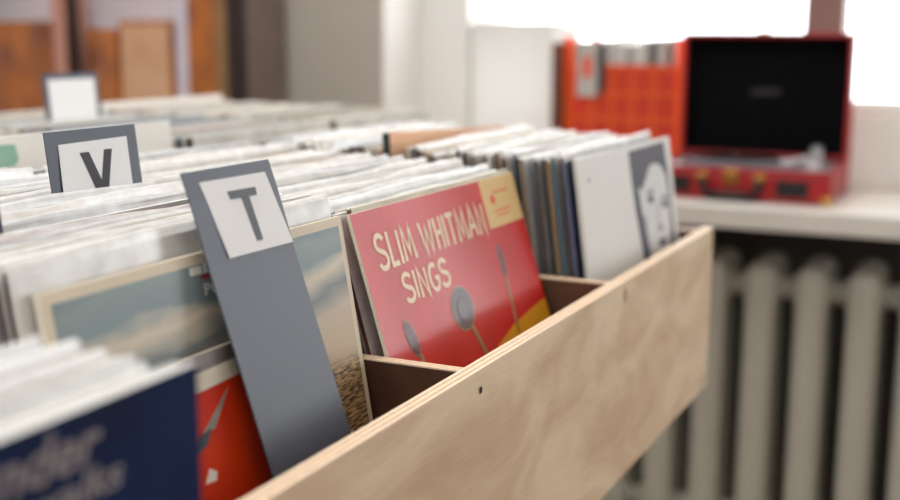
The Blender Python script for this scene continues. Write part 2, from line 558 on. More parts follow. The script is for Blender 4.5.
# countersunk screw hole and a small knot in the front board
HOLE = mat('screw_hole_dark', (40, 28, 20), 0.9)
lathe('screw_hole', [(0.0018, 0.0), (0.0024, 0.0004)], HOLE, fboard, (-0.0133 - co.x, -0.0005 - co.y, -0.0151 + 0.2046), (math.pi / 2, 0, 0), 12).scale = (0.8, 1.25, 1)
KNOT = mat('knot_brown', (170, 120, 80), 0.6, 0.3, (120, 120, 120))
lathe('knot', [(0.006, 0.0), (0.006, 0.0002)], KNOT, fboard, (0.3356 - co.x, -0.0001 - co.y, -0.014 + 0.2046), (math.pi / 2, 0, 0), 14).scale = (0.6, 1.3, 1)
crateA, _ = make_crate(-0.70, -0.353, -0.13, 0.34, (), 'plywood crate set forward of the long one, holding the navy album')
crate2, _ = make_crate(0.0, 1.035, 0.49, 1.09, (0.349, 0.692), 'plywood crate standing behind the long one, beside the cabinet')

# ------------------------------------------------------------------ record sleeves
EDGE_COLS = [('white', (243, 242, 239), 9), ('off-white', (236, 233, 225), 7), ('cream', (230, 219, 200), 4), ('pale blue', (182, 196, 210), 1.8),
             ('pinkish', (230, 200, 188), 1.1), ('tan', (212, 184, 148), 1.6), ('grey', (164, 166, 170), 1.6), ('black', (52, 50, 54), 0.8), ('brown', (120, 88, 66), 0.5)]
SPINE_COLS = [(60, 42, 34), (36, 30, 30), (198, 186, 164), (92, 66, 46), (44, 36, 34), (110, 90, 70), (80, 34, 34), (205, 196, 180),
              (120, 90, 60), (48, 42, 38), (70, 100, 120), (140, 116, 86), (74, 54, 40), (30, 24, 24)]
def edge_mat(name, rgb):
    return mat('sleeve_edge_' + name.replace(' ', '_').replace('-', '_'), rgb, 0.75, 0.1, (30, 300, 300))
def cover_mat(rgb):
    return mat('sleeve_cover_%d_%d_%d' % rgb, rgb, 0.45, 0.1, (12, 12, 12), rgb2=tuple(max(0, int(v * 0.75)) for v in rgb))

def jacket_mesh(w, h, t, mats, rnd=0.0):
    """cardboard jacket: slightly worn, open top mouth showing the inner sleeve. faces: 0 cover, 1 edge, 2 spine, 3 back"""
    bm = bmesh.new()
    # cross-section (y, z), the mouth is a groove along the top
    c = 0.0004
    sec = [(0, c), (c, 0), (t - c, 0), (t, c), (t, h - c), (t - c, h), (t - .0009, h), (t - .0011, h - .0012),
           (t * .5, h - .0004), (.0011, h - .0012), (.0009, h), (c, h), (0, h - c)]
    n = len(sec)
    xs = [0, w]
    rows = []
    for x in xs:
        rows.append([bm.verts.new((x, y, z)) for y, z in sec])
    for i in range(n):
        j = (i + 1) % n
        f = bm.faces.new((rows[0][i], rows[0][j], rows[1][j], rows[1][i]))
        if i == n - 1: f.material_index = 0
        elif i == 3: f.material_index = 3
        else: f.material_index = 1
    f = bm.faces.new(rows[0][::-1]); f.material_index = 2
    f = bm.faces.new(rows[1]); f.material_index = 1
    me = bm_mesh('record_jacket', bm)
    for m in mats:
        me.materials.append(m)
    return me

def bag_mesh(w, h, t, rng):
    """thin clear outer bag, loose and crinkled along its top"""
    bm = bmesh.new()
    n = 14
    ph = rng.uniform(0, 6.28)
    e0 = rng.uniform(0.001, 0.006)
    tilt = rng.uniform(-0.003, 0.003)
    rows = []
    for i in range(n + 1):
        s = i / n
        x = -0.001 + (w + 0.002) * s
        e = e0 + tilt * (s - .5) + 0.0012 * math.sin(ph + 9 * s) + rng.uniform(-0.0006, 0.0006)
        yy = t * .5 + 0.0007 * math.sin(ph * 2 + 7 * s)
        rows.append([bm.verts.new(p) for p in ((x, -0.0005, 0.0), (x, -0.0005, h - .006), (x, 0.0002, h + e * .6), (x, yy, h + e),
                                               (x, t - .0002, h + e * .6), (x, t + .0005, h - .006), (x, t + .0005, 0.0))])
    for a, b in zip(rows, rows[1:]):
        for k in range(6):
            bm.faces.new((a[k], a[k + 1], b[k + 1], b[k]))
    me = bm_mesh('plastic_bag', bm)
    return me

def pick(rng):
    tot = sum(c[2] for c in EDGE_COLS)
    r = rng.uniform(0, tot)
    for c in EDGE_COLS:
        r -= c[2]
        if r <= 0:
            return c
    return EDGE_COLS[0]

COVER_COLS = [(214, 206, 192), (196, 190, 182), (222, 216, 206), (176, 182, 186), (204, 186, 160), (228, 224, 216), (150, 140, 132), (200, 176, 166), (210, 200, 170), (160, 172, 184), (90, 84, 84)]
def record(x0, ytop, lean, w, h, t, cmat, emat, smat, label, group, bag=None, zb=ZFL, yaw=0.0, name='record_album'):
    mats = [cmat, emat, smat, cmat]
    ybot = ytop - h * math.sin(lean)
    o = link(name, jacket_mesh(w, h, t, mats), mats, None, (x0, ybot, zb + t * math.sin(abs(lean)) * 1.0 + 0.0002), (-lean, 0, yaw))
    tag(o, label, 'record', group)
    if bag is not None:
        b = link('plastic_bag', bag_mesh(w, h, t, bag), BAG, o, smooth=True)
    return o

def nth(k):
    return '%d%s' % (k, 'th' if 10 <= k % 100 <= 20 else {1: 'st', 2: 'nd', 3: 'rd'}.get(k % 10, 'th'))

def stack(seed, x0, x1, y_a, y_b, n, lean_a, lean_b, where, group, bag_p=0.6, zjit=0.0015, skip=(), detail=True, hh=(0.309, 0.315), first_cover=None):
    """n records between two heights of lean; where reads 'behind the ...' and the label counts from there"""
    rng = random.Random(seed)
    cnt = 0
    for i in range(n):
        f = i / max(1, n - 1)
        y = y_a + (y_b - y_a) * f
        lean = lean_a + (lean_b - lean_a) * f
        nm, rgb, _ = pick(rng)
        bagged = rng.random() < bag_p
        if any(a <= y <= b for a, b in skip):
            continue
        cnt += 1
        pitch = (y_b - y_a) / max(1, n - 1)
        h = rng.uniform(*hh)
        w_ = 0.309 + rng.uniform(0, 0.006)
        xo = x0 + rng.uniform(0.001, max(0.002, (x1 - x0) - w_ - 0.001))
        t = (pitch * (0.66 if bagged else 0.76)) * rng.uniform(0.85, 1.0)
        cm = cover_mat(rng.choice(COVER_COLS))
        if cnt <= 3:
            nm, rgb = 'off-white', (236, 233, 225)
        if first_cover and cnt <= 2:
            cm = cover_mat(first_cover)
        sc_ = rng.choice(SPINE_COLS)
        sm = mat('sleeve_spine_%d_%d_%d' % sc_, sc_, 0.7, 0.25, (200, 200, 40))
        lab = '%s-edged record%s, %s %s' % (nm, ' in a clear bag' if bagged else '', nth(cnt), where)
        record(xo, y, lean, w_, h, t, cm, edge_mat(nm, rgb), sm, lab, group,
               rng if (bagged and detail) else None, zb=ZFL + (rng.uniform(0, zjit) if zjit else 0))

# --- compartment behind the cloudy sky album (T and V cards)
stack(11, -0.335, -0.0115, 0.1235, 0.4405, 54, 0.165, 0.07, 'behind the cloudy sky album', 'records in the compartment with the T card', 0.72, hh=(0.311, 0.318),
      skip=((0.2880, 0.3060), (0.222, 0.2345)))
# --- behind the red album
stack(23, -0.0005, 0.3335, 0.1215, 0.441, 53, 0.285, 0.08, 'behind the red album', 'records in the compartment with the red album', 0.5)
# --- behind the white album with a face
stack(37, 0.3445, 0.6925, 0.0800, 0.4405, 60, 0.135, 0.07, 'behind the face-photo album', 'records in the compartment with the face album', 0.5,
      skip=((0.262, 0.285),))
# --- crate set forward, behind the navy album
stack(41, -0.6855, -0.3675, -0.0155, 0.062, 11, 0.0, 0.03, 'behind the navy album', 'records in the crate set forward', 1.0, hh=(0.288, 0.294), zjit=0.001)
# --- rear crate
stack(53, 0.0135, 0.343, 0.56, 1.06, 34, 0.12, 0.06, 'behind the green-picture album', 'records in the rear crate, green-picture compartment', 0.5, detail=False)
stack(59, 0.355, 0.686, 0.545, 1.06, 42, 0.12, 0.06, 'from the front, far grey card compartment', 'records in the rear crate, middle compartment', 0.5, skip=((0.885, 0.915),), detail=False, first_cover=(226, 222, 212))
stack(61, 0.698, 1.0215, 0.545, 1.03, 40, 0.12, 0.06, 'from the front, tall white album compartment', 'records in the rear crate, end compartment', 0.5, skip=((0.958, 0.986),), detail=False, first_cover=(226, 222, 212))

CREAM_E = edge_mat('cream', (222, 208, 184))
WHITE_E = edge_mat('white', (236, 235, 231))
# ------------------------------------------------------------------ red album
RED_COVER = mat('red_album_print', (198, 30, 20), 0.5, 0.12, (18, 18, 18), rgb2=(180, 22, 16), bump=0.05, bump_scale=160, coat=0.6, coat_rough=0.17, spec=0.1)
OLIVE = mat('album_print_cream', (226, 204, 168), 0.5, coat=0.6, coat_rough=0.17, spec=0.1, bump=0.05, bump_scale=160)
def coated(name, rgb):
    return mat(name, rgb, 0.5, coat=0.6, coat_rough=0.17, spec=0.1, bump=0.05, bump_scale=160)
red = record(0.001, 0.1155, 0.30, 0.3185, 0.3135, 0.0030, RED_COVER, CREAM_E, CREAM_E,
             'bright red album with cream lettering and drawn microphones, leaning back', None)
pen_text('printed_title', 'SLIM WHITMAN', 0.0235, 0.2285, 0.2650, 0.2925, 0.0042, OLIVE, red)
pen_text('printed_title', 'SINGS', 0.0500, 0.1310, 0.2335, 0.2565, 0.0040, OLIVE, red)
TAN = coated('album_print_tan', (214, 182, 122))
flat('printed_label', [(0.2365, 0.2665), (0.3182, 0.2665), (0.3182, 0.3131), (0.2365, 0.3131)], TAN, red)
LRED = coated('album_print_label_red', (214, 92, 52))
flat('printed_emblem', ellipse(0.2575, 0.2925, 0.0055, 0.0045), LRED, red, -0.0005)
for k, (a, b, c) in enumerate(((0.262, 0.296, 0.298), (0.254, 0.292, 0.2805), (0.259, 0.288, 0.276))):
    flat('printed_line', [(a, c), (b, c), (b, c + 0.0016), (a, c + 0.0016)], LRED, red, -0.0005)
MICG = coated('album_print_mic_grey', (92, 78, 78))
MICT = coated('album_print_mic_tan', (150, 120, 84))
MICM = coated('album_print_mic_maroon', (88, 50, 58))
# round microphone
flat('printed_microphone', ellipse(0.1395, 0.2105, 0.0215, 0.0200, -0.15, 28), MICT, red)
m2 = flat('printed_microphone', ellipse(0.1395, 0.2108, 0.0195, 0.0182, -0.15, 28), MICG, red, -0.0005)
flat('printed_microphone', ellipse(0.139, 0.209, 0.012, 0.0115, -0.15, 24), MICM, red, -0.0007)
flat('printed_microphone', ellipse(0.139, 0.2095, 0.0098, 0.0095, -0.15, 24), MICG, red, -0.0009)
flat('printed_stand', [(0.1455, 0.1925), (0.1515, 0.1925), (0.172, 0.15), (0.165, 0.15)], MICT, red, -0.0005)
# pill-shaped microphone
flat('printed_microphone', ellipse(0.0415, 0.2065, 0.0078, 0.0165, 0.30, 22), MICT, red)
flat('printed_microphone', ellipse(0.0415, 0.2065, 0.0066, 0.0152, 0.30, 22), MICM, red, -0.0005)
flat('printed_stand', [(0.0455, 0.1925), (0.0505, 0.192), (0.059, 0.16), (0.054, 0.16)], MICT, red)
# slim microphone on the right
flat('printed_microphone', ellipse(0.2425, 0.235, 0.0052, 0.0165, 0.02, 20), MICG, red)
flat('printed_stand', [(0.2395, 0.22), (0.2445, 0.22), (0.2400, 0.165), (0.2352, 0.165)], MICT, red)
# yellow stage sweep at the lower right
YEL = coated('album_print_yellow', (206, 150, 28))
flat('printed_sweep', [(0.165, 0.150), (0.19, 0.1655), (0.235, 0.176), (0.28, 0.181), (0.3182, 0.1845), (0.3182, 0.02), (0.2, 0.02)], YEL, red)

# ------------------------------------------------------------------ cloudy sky album behind the T card
def sky_mat():
    m = bpy.data.materials.new('sky_and_field_print')
    m.use_nodes = True
    nt = m.node_tree
    b = nt.nodes['Principled BSDF']
    b.inputs['Roughness'].default_value = 0.4
    tc = nt.nodes.new('ShaderNodeTexCoord')
    sp = nt.nodes.new('ShaderNodeSeparateXYZ'); nt.links.new(tc.outputs['Object'], sp.inputs[0])
    mp = nt.nodes.new('ShaderNodeMapping'); mp.inputs['Scale'].default_value = (9, 1, 26)
    mp.inputs['Rotation'].default_value = (0, -0.35, 0)
    nt.links.new(tc.outputs['Object'], mp.inputs[0])
    n = nt.nodes.new('ShaderNodeTexNoise'); n.inputs['Scale'].default_value = 1.0; n.inputs['Detail'].default_value = 5
    nt.links.new(mp.outputs[0], n.inputs['Vector'])
    ad = nt.nodes.new('ShaderNodeMath'); ad.operation = 'MULTIPLY_ADD'
    nt.links.new(n.outputs['Fac'], ad.inputs[0]); ad.inputs[1].default_value = 0.05
    nt.links.new(sp.outputs['Z'], ad.inputs[2])
    mr = nt.nodes.new('ShaderNodeMapRange'); mr.inputs['From Min'].default_value = 0.0; mr.inputs['From Max'].default_value = 0.34
    nt.links.new(ad.outputs[0], mr.inputs[0])
    cr = nt.nodes.new('ShaderNodeValToRGB')
    stops = [(0.0, (74, 54, 36)), (0.55, (100, 76, 50)), (0.62, (150, 124, 88)), (0.69, (196, 176, 148)), (0.77, (190, 176, 156)), (0.82, (112, 122, 124)),
             (0.865, (206, 194, 172)), (0.895, (118, 136, 140)), (0.94, (126, 142, 142)), (0.97, (104, 118, 128)), (1.0, (100, 114, 124))]
    el = cr.color_ramp.elements
    el[0].position = stops[0][0]; el[0].color = lin(stops[0][1])
    el[1].position = stops[-1][0]; el[1].color = lin(stops[-1][1])
    for p_, c_ in stops[1:-1]:
        e = el.new(p_); e.color = lin(c_)
    nt.links.new(mr.outputs[0], cr.inputs[0])
    # rough stubble of the field in the lower part
    n2 = nt.nodes.new('ShaderNodeTexNoise'); n2.inputs['Scale'].default_value = 1.0; n2.inputs['Detail'].default_value = 4
    mp2 = nt.nodes.new('ShaderNodeMapping'); mp2.inputs['Scale'].default_value = (95, 1, 480)
    nt.links.new(tc.outputs['Object'], mp2.inputs[0]); nt.links.new(mp2.outputs[0], n2.inputs['Vector'])
    cr2 = nt.nodes.new('ShaderNodeValToRGB')
    cr2.color_ramp.elements[0].position = 0.4; cr2.color_ramp.elements[0].color = lin((66, 46, 30))
    cr2.color_ramp.elements[1].position = 0.62; cr2.color_ramp.elements[1].color = lin((196, 162, 116))
    nt.links.new(n2.outputs['Fac'], cr2.inputs[0])
    lt = nt.nodes.new('ShaderNodeMapRange'); lt.inputs['From Min'].default_value = 0.196; lt.inputs['From Max'].default_value = 0.206
    lt.inputs['To Min'].default_value = 1.0; lt.inputs['To Max'].default_value = 0.0
    nt.links.new(sp.outputs['Z'], lt.inputs[0])
    mx = nt.nodes.new('ShaderNodeMixRGB')
    nt.links.new(lt.outputs[0], mx.inputs[0]); nt.links.new(cr.outputs[0], mx.inputs[1]); nt.links.new(cr2.outputs[0], mx.inputs[2])
    nt.links.new(mx.outputs[0], b.inputs['Base Color'])
    return m
SKYP = sky_mat()
CREAMP = mat('cream_border_print', (218, 204, 180), 0.5, 0.08, (30, 30, 30))
sky = record(-0.3185, 0.1135, 0.17, 0.3035, 0.3055, 0.0044, CREAMP, CREAM_E, CREAM_E,
             'album with a cloudy sky over a field and a cream border, behind the T card', None)
flat('printed_picture', [(0.007, 0.01), (0.2975, 0.01), (0.2975, 0.2985), (0.007, 0.2985)], SKYP, sky)
WH = mat('white_print', (226, 224, 214), 0.5)
RD = mat('crimson_print', (176, 34, 52), 0.5)
sx = -0.0105
text_flat('printed_title', 'POPS', 0.1425 + sx, 0.173 + sx, 0.2785, 0.2863, WH, sky, -0.0006, bold=0.04, space=1.1)
flat('printed_bar', [(0.142 + sx, 0.2892), (0.174 + sx, 0.2885), (0.174 + sx, 0.2908), (0.142 + sx, 0.2915)], RD, sky, -0.0006)
flat('printed_badge', [(0.1320 + sx, 0.2925), (0.1435 + sx, 0.2925), (0.1435 + sx, 0.2975), (0.1320 + sx, 0.2975)], WH, sky, -0.0006)
flat('printed_badge', [(0.1455 + sx, 0.2925), (0.158 + sx, 0.2925), (0.158 + sx, 0.2983), (0.1455 + sx, 0.2983)], WH, sky, -0.0006)
flat('printed_badge', ellipse(0.1518 + sx, 0.2954, 0.0038, 0.0020), mat('grey_print', (120, 124, 122), 0.5), sky, -0.0008)

# ------------------------------------------------------------------ small orange sleeve between sky album and T card
ORG = mat('orange_print', (206, 58, 12), 0.6, 0.2, (14, 14, 14), rgb2=(176, 36, 8), spec=0.15)
org = record(-0.3352, 0.0925, 0.2, 0.222, 0.2515, 0.0035, ORG, CREAM_E, mat('sleeve_spine_black', (30, 26, 26), 0.6),
             'smaller orange sleeve with a white band, tucked behind the T card', None)
flat('printed_band', [(0.0, 0.2515), (0.222, 0.2515), (0.222, 0.2405), (0.0, 0.2350)], mat('ash_print', (112, 104, 100), 0.5, 0.4, (60, 60, 60)), org)
flat('printed_band', [(0.0, 0.2380), (0.222, 0.2435), (0.222, 0.2335), (0.0, 0.2265)], mat('warm_white_print', (206, 196, 178), 0.5, 0.2, (40, 40, 40)), org, -0.0005)
BK = mat('black_print', (40, 36, 36), 0.5)
GR = mat('stone_print', (134, 128, 116), 0.5, 0.3, (60, 60, 60))
flat('printed_blade', [(0.106, 0.2040), (0.121, 0.2062), (0.141, 0.2265), (0.122, 0.2145)], GR, org)
flat('printed_blade', [(0.096, 0.1950), (0.111, 0.1985), (0.1175, 0.2075), (0.106, 0.2055)], BK, org, -0.0005)
flat('printed_chip', [(0.103, 0.1775), (0.113, 0.1765), (0.115, 0.1815), (0.109, 0.1850)], WH, org)

# ------------------------------------------------------------------ navy album in the forward crate
NAVY = mat('navy_print', (15, 38, 82), 0.6, 0.25, (14, 14, 14), rgb2=(10, 20, 48), spec=0.15)
blue = record(-0.6840, -0.0225, 0.0, 0.3178, 0.2945, 0.0042, NAVY, WHITE_E, mat('sleeve_spine_navy', (24, 28, 44), 0.6),
              'navy blue album with pale lettering, foremost in the forward crate', None)
PALE = mat('pale_lilac_print', (140, 132, 134), 0.6)
text_flat('printed_title', 'Wonder', 0.160, 0.2570, 0.2715, 0.2895, PALE, blue, bold=0.02, shear=0.25)
text_flat('printed_title', 'walks', 0.2180, 0.2680, 0.2570, 0.2695, PALE, blue, bold=0.02, shear=0.25)

# ------------------------------------------------------------------ white album with a photographed face
WCOV = mat('white_album_print', (224, 223, 220), 0.5, 0.04, (8, 8, 8), bump=0.05, bump_scale=90)
face = record(0.3705, 0.0665, 0.14, 0.317, 0.313, 0.0042, WCOV, WHITE_E, mat('sleeve_spine_pale', (214, 210, 200), 0.6),
              'white album with a black-and-white face photo, foremost by the crate end', None, yaw=-0.03)
HAIR = mat('photo_dark_print', (58, 56, 72), 0.5, 0.3, (30, 30, 30))
SKIN = mat('photo_light_print', (214, 214, 214), 0.5, 0.06, (14, 14, 14))
EYE = mat('photo_shadow_print', (64, 64, 82), 0.5)
MID = mat('photo_mid_print', (150, 150, 162), 0.5, 0.2, (30, 30, 30))
flat('printed_photo_ground', [(0.160, 0.307), (0.293, 0.3085), (0.300, 0.26), (0.300, 0.01), (0.20, 0.01), (0.188, 0.15), (0.176, 0.19), (0.166, 0.235), (0.162, 0.27)], HAIR, face)
flat('printed_photo_face', [(0.181, 0.262), (0.190, 0.276), (0.205, 0.284), (0.225, 0.287), (0.25, 0.286), (0.272, 0.280), (0.286, 0.268), (0.290, 0.25), (0.290, 0.225), (0.286, 0.195),
                            (0.275, 0.165), (0.258, 0.145), (0.235, 0.138), (0.213, 0.145), (0.201, 0.165), (0.194, 0.195), (0.186, 0.23)], SKIN, face, -0.0005)
flat('printed_photo_fringe', [(0.178, 0.27), (0.186, 0.292), (0.21, 0.300), (0.26, 0.298), (0.288, 0.283), (0.293, 0.262), (0.284, 0.276), (0.268, 0.285), (0.247, 0.286), (0.228, 0.284), (0.214, 0.274), (0.202, 0.266), (0.190, 0.258)], HAIR, face, -0.0006)
flat('printed_photo_cheek', [(0.186, 0.23), (0.194, 0.195), (0.201, 0.165), (0.213, 0.145), (0.218, 0.15), (0.207, 0.175), (0.201, 0.20), (0.197, 0.23)], MID, face, -0.0006)
for ex, ez in ((0.2215, 0.2455), (0.2725, 0.2335)):
    flat('printed_photo_brow', [(ex - .015, ez + .007), (ex - .004, ez + .0115), (ex + .013, ez + .009), (ex + .013, ez + .0065), (ex - .004, ez + .0085), (ex - .015, ez + .0045)], EYE, face, -0.0007)
    flat('printed_photo_eye', ellipse(ex, ez, 0.0125, 0.0050), MID, face, -0.0006)
    flat('printed_photo_eye', ellipse(ex, ez, 0.0085, 0.0050), EYE, face, -0.0007)
flat('printed_photo_nose', [(0.243, 0.240), (0.247, 0.240), (0.246, 0.215), (0.258, 0.207), (0.256, 0.204), (0.240, 0.204), (0.236, 0.208), (0.242, 0.214)], MID, face, -0.0007)
flat('printed_photo_mouth', ellipse(0.2505, 0.190, 0.014, 0.0045), EYE, face, -0.0007)
flat('printed_speck', ellipse(0.028, 0.2885, 0.004, 0.0025), mat('faint_print', (170, 170, 176), 0.6), face)
nv = record(0.3535, 0.0745, 0.14, 0.315, 0.312, 0.0016, mat('navy_sleeve', (30, 34, 70), 0.5), WHITE_E, mat('sleeve_spine_blue', (36, 40, 84), 0.6),
            'thin navy sleeve directly behind the white face-photo album', None)

# ------------------------------------------------------------------ peach box album that stands taller in the face compartment
PEACH = mat('peach_board', (236, 184, 142), 0.6, 0.05, (20, 20, 20))
peach = record(0.3475, 0.2745, 0.10, 0.318, 0.312, 0.009, PEACH, WHITE_E, mat('sleeve_spine_bottle_green', (26, 40, 40), 0.5),
               'plain peach album with dark green spine, riding up crooked behind the face-photo records', None)

peach.rotation_euler.y = 0.042
peach.location.z = ZFL + 0.0205
# ------------------------------------------------------------------ rear crate: single albums that stand out
GRN = mat('green_picture_print', (120, 176, 150), 0.5, 0.2, (30, 30, 30), rgb2=(150, 190, 168))
gr = record(0.0165, 0.5455, 0.12, 0.316, 0.3375, 0.0042, mat('offwhite_cover', (236, 232, 224), 0.5), WHITE_E, mat('sleeve_spine_pale', (214, 210, 200), 0.6),
            'off-white album with a pale green picture, foremost in the rear crate', None)
flat('printed_picture', [(0.015, 0.308), (0.075, 0.308), (0.081, 0.314), (0.079, 0.329), (0.015, 0.331)], GRN, gr)
tall = record(0.700, 0.971, 0.07, 0.317, 0.3255, 0.0045, mat('white_sleeve', (232, 230, 224), 0.5), WHITE_E, mat('sleeve_spine_pale', (214, 210, 200), 0.6),
              'tall white album standing above its row at the back of the rear crate', None)

# ------------------------------------------------------------------ divider cards
def card_mesh(w, prof, th=0.0009):
    """thin card: w wide, prof lists (y, z) from bottom to top"""
    bm = bmesh.new()
    a = [[bm.verts.new((x, y, z)) for y, z in prof] for x in (0, w)]
    b = [[bm.verts.new((x, y + th, z)) for y, z in prof] for x in (0, w)]
    n = len(prof)
    for i in range(n - 1):
        bm.faces.new((a[0][i], a[1][i], a[1][i + 1], a[0][i + 1]))
        bm.faces.new((b[0][i], b[0][i + 1], b[1][i + 1], b[1][i]))
        bm.faces.new((a[0][i], a[0][i + 1], b[0][i + 1], b[0][i]))
        bm.faces.new((a[1][i], b[1][i], b[1][i + 1], a[1][i + 1]))
    bm.faces.new((a[0][0], b[0][0], b[1][0], a[1][0]))
    bm.faces.new((a[0][-1], a[1][-1], b[1][-1], b[0][-1]))
    return bm_mesh('card', bm)

# T card: leans in the local frame used for its label; foot bends down to the crate floor
LT = 0.33
tO = Vector((-0.192, 0.0228, -0.1313))
tcard = empty('divider_card', tO, (-LT, 0, 0))
tag(tcard, 'tall grey divider card with a white label reading T', 'divider card')
def tl(y, z):       # world offset -> local y, z of the leaned frame
    dy, dz = y - tO.y, z - tO.z
    return (dy * math.cos(LT) - dz * math.sin(LT), dy * math.sin(LT) + dz * math.cos(LT))
prof = [tl(0.0275, -0.1965), tl(0.029, -0.15), tl(0.034, -0.11), tl(0.0425, -0.076)] + [(0, 0.09), (0, 0.15), (0, 0.2), (0, 0.2425), (-0.0006, 0.26), (-0.001, 0.28), (-0.0006, 0.3005)]
link('card', card_mesh(0.0935, prof), CARD, tcard)
def label_on(root, outline, glyphs, gm, y=-0.0004):
    flat('paper_label', outline, PAPER, root, y - 0.0011, 0.0007)
    for g in glyphs:
        flat('printed_letter', g, gm, root, y - 0.0015, 0.0004)
label_on(tcard, [(0.0138, 0.2929), (0.0844, 0.2925), (0.0922, 0.2425), (0.0213, 0.2431)],
         [[(0.0381, 0.2842), (0.0683, 0.2838), (0.0676, 0.2785), (0.0388, 0.2789)], [(0.0506, 0.2787), (0.0588, 0.2785), (0.0597, 0.2493), (0.0533, 0.2493)]], GREYINK, y=-0.0002)
# V card
vO = Vector((-0.118, 0.2552, -0.1316))
LV = 0.15
vcard = empty('divider_card', vO, (-LV, 0, 0))
tag(vcard, 'grey divider card with a white label reading V', 'divider card')
link('card', card_mesh(0.0985, [(0.013, -0.064), (0.0065, 0.05), (0.001, 0.2), (0, 0.27), (-0.001, 0.30)]), CARD, vcard)
label_on(vcard, [(0.0125, 0.2902), (0.0866, 0.2913), (0.0847, 0.2450), (0.0092, 0.2440)],
         [[(0.0325, 0.2826), (0.0420, 0.2826), (0.0512, 0.2600), (0.0505, 0.2490), (0.0455, 0.2490)],
          [(0.0589, 0.2830), (0.0674, 0.2830), (0.0560, 0.2490), (0.0505, 0.2490), (0.0512, 0.2600)]], INK, y=-0.0002)
# card at the picture's left border: only its right edge shows
ucard = empty('divider_card', (-0.326, 0.188, -0.1955), (-0.12, 0, 0))
tag(ucard, 'dark grey divider card between the V card and the T card', 'divider card')
link('card', card_mesh(0.0935, [(0, 0), (0, 0.2), (0, 0.3435)]), CARD, ucard)
ucard.location.y = 0.2285 - 0.3435 * math.sin(0.12)
# far card in the rear crate
wcard = empty('divider_card', (0.505, 0.9015 - 0.37 * math.sin(0.08), -0.1955), (-0.08, 0, 0))
tag(wcard, 'grey divider card with a blank-looking white label in the rear crate', 'divider card')
link('card', card_mesh(0.111, [(0, 0), (0, 0.2), (0, 0.3755)]), CARD, wcard)
flat('paper_label', [(0.009, 0.25), (0.102, 0.25), (0.102, 0.367), (0.009, 0.367)], PAPER, wcard, -0.001, 0.0007)

# ------------------------------------------------------------------ suitcase record player on the sill
PX0, PX1, PY0, PY1, PZ = 1.69, 1.965, -0.008, 0.362, -0.1
pl = empty('suitcase_record_player', ((PX0 + PX1) / 2, (PY0 + PY1) / 2, PZ))
tag(pl, 'red suitcase record player with open black-lined lid on the window sill', 'record player')
po = pl.location
def pbox(name, x0, x1, y0, y1, z0, z1, m, parent=None, bev=0.003):
    b = box(name, x0 - po.x, x1 - po.x, y0 - po.y, y1 - po.y, z0 - po.z, z1 - po.z, m, parent or pl, bev)
    return b
BH = 0.064
base = pbox('case_base', PX0, PX1, PY0, PY1, PZ, PZ + BH - 0.004, RED, bev=0.006)
bm = bmesh.new()
for (a, b, c, d) in ((PX0, PX0 + .012, PY0, PY1), (PX1 - .012, PX1, PY0, PY1), (PX0 + .012, PX1 - .012, PY0, PY0 + .012), (PX0 + .012, PX1 - .012, PY1 - .012, PY1)):
    add_box(bm, a - po.x, b - po.x, c - po.y, d - po.y, BH - 0.004, BH + 0.004)
link('case_rim', bm_mesh('case_rim', bm, 0.0015), RED, base)
pbox('deck_plate', PX0 + .012, PX1 - .012, PY0 + .012, PY1 - .012, PZ + BH - .004, PZ + BH, GREYPL, bev=0.001)
pc = (1.835, 0.215)
plat = lathe('platter', [(0.0, 0), (0.098, 0), (0.1, 0.002), (0.1, 0.009), (0.098, 0.011), (0.004, 0.0112), (0.0035, 0.018), (0.001, 0.019)], GREYPL, pl,
             (pc[0] - po.x, pc[1] - po.y, BH))
lathe('slip_mat', [(0.094, 0.0), (0.094, 0.0015)], BLACK, plat, (0, 0, 0.0112))
lathe('adapter', [(0.016, 0), (0.0165, 0.004), (0.014, 0.007), (0.004, 0.008)], SILVER, pl, (PX0 + 0.035 - po.x, 0.315 - po.y, BH))
# tonearm with pivot, tube, headshell and rest
arm = empty('tone_arm', (1.905 - po.x, 0.055 - po.y, BH)); arm.parent = pl
lathe('pivot', [(0.02, 0), (0.02, 0.006), (0.013, 0.01), (0.012, 0.026), (0.009, 0.03)], SILVER, arm)
tube('arm_tube', [(0.03, 0.004, 0.022), (0, 0, 0.023), (-0.06, 0.0, 0.021), (-0.12, 0.01, 0.019), (-0.155, 0.03, 0.017)], 0.0045, SILVER, arm)
box('headshell', -0.185, -0.150, 0.022, 0.045, 0.008, 0.020, SILVER, arm, 0.002)
box('counterweight', 0.02, 0.045, -0.008, 0.016, 0.014, 0.034, GREYPL, arm, 0.003)
box('arm_rest', -0.105, -0.092, -0.006, 0.016, 0.0, 0.02, SILVER, arm, 0.002)
for x in (1.735, 1.765):
    lathe('knob', [(0.011, 0), (0.011, 0.01), (0.009, 0.013)], SILVER, pl, (x - po.x, 0.035 - po.y, BH), n=20)
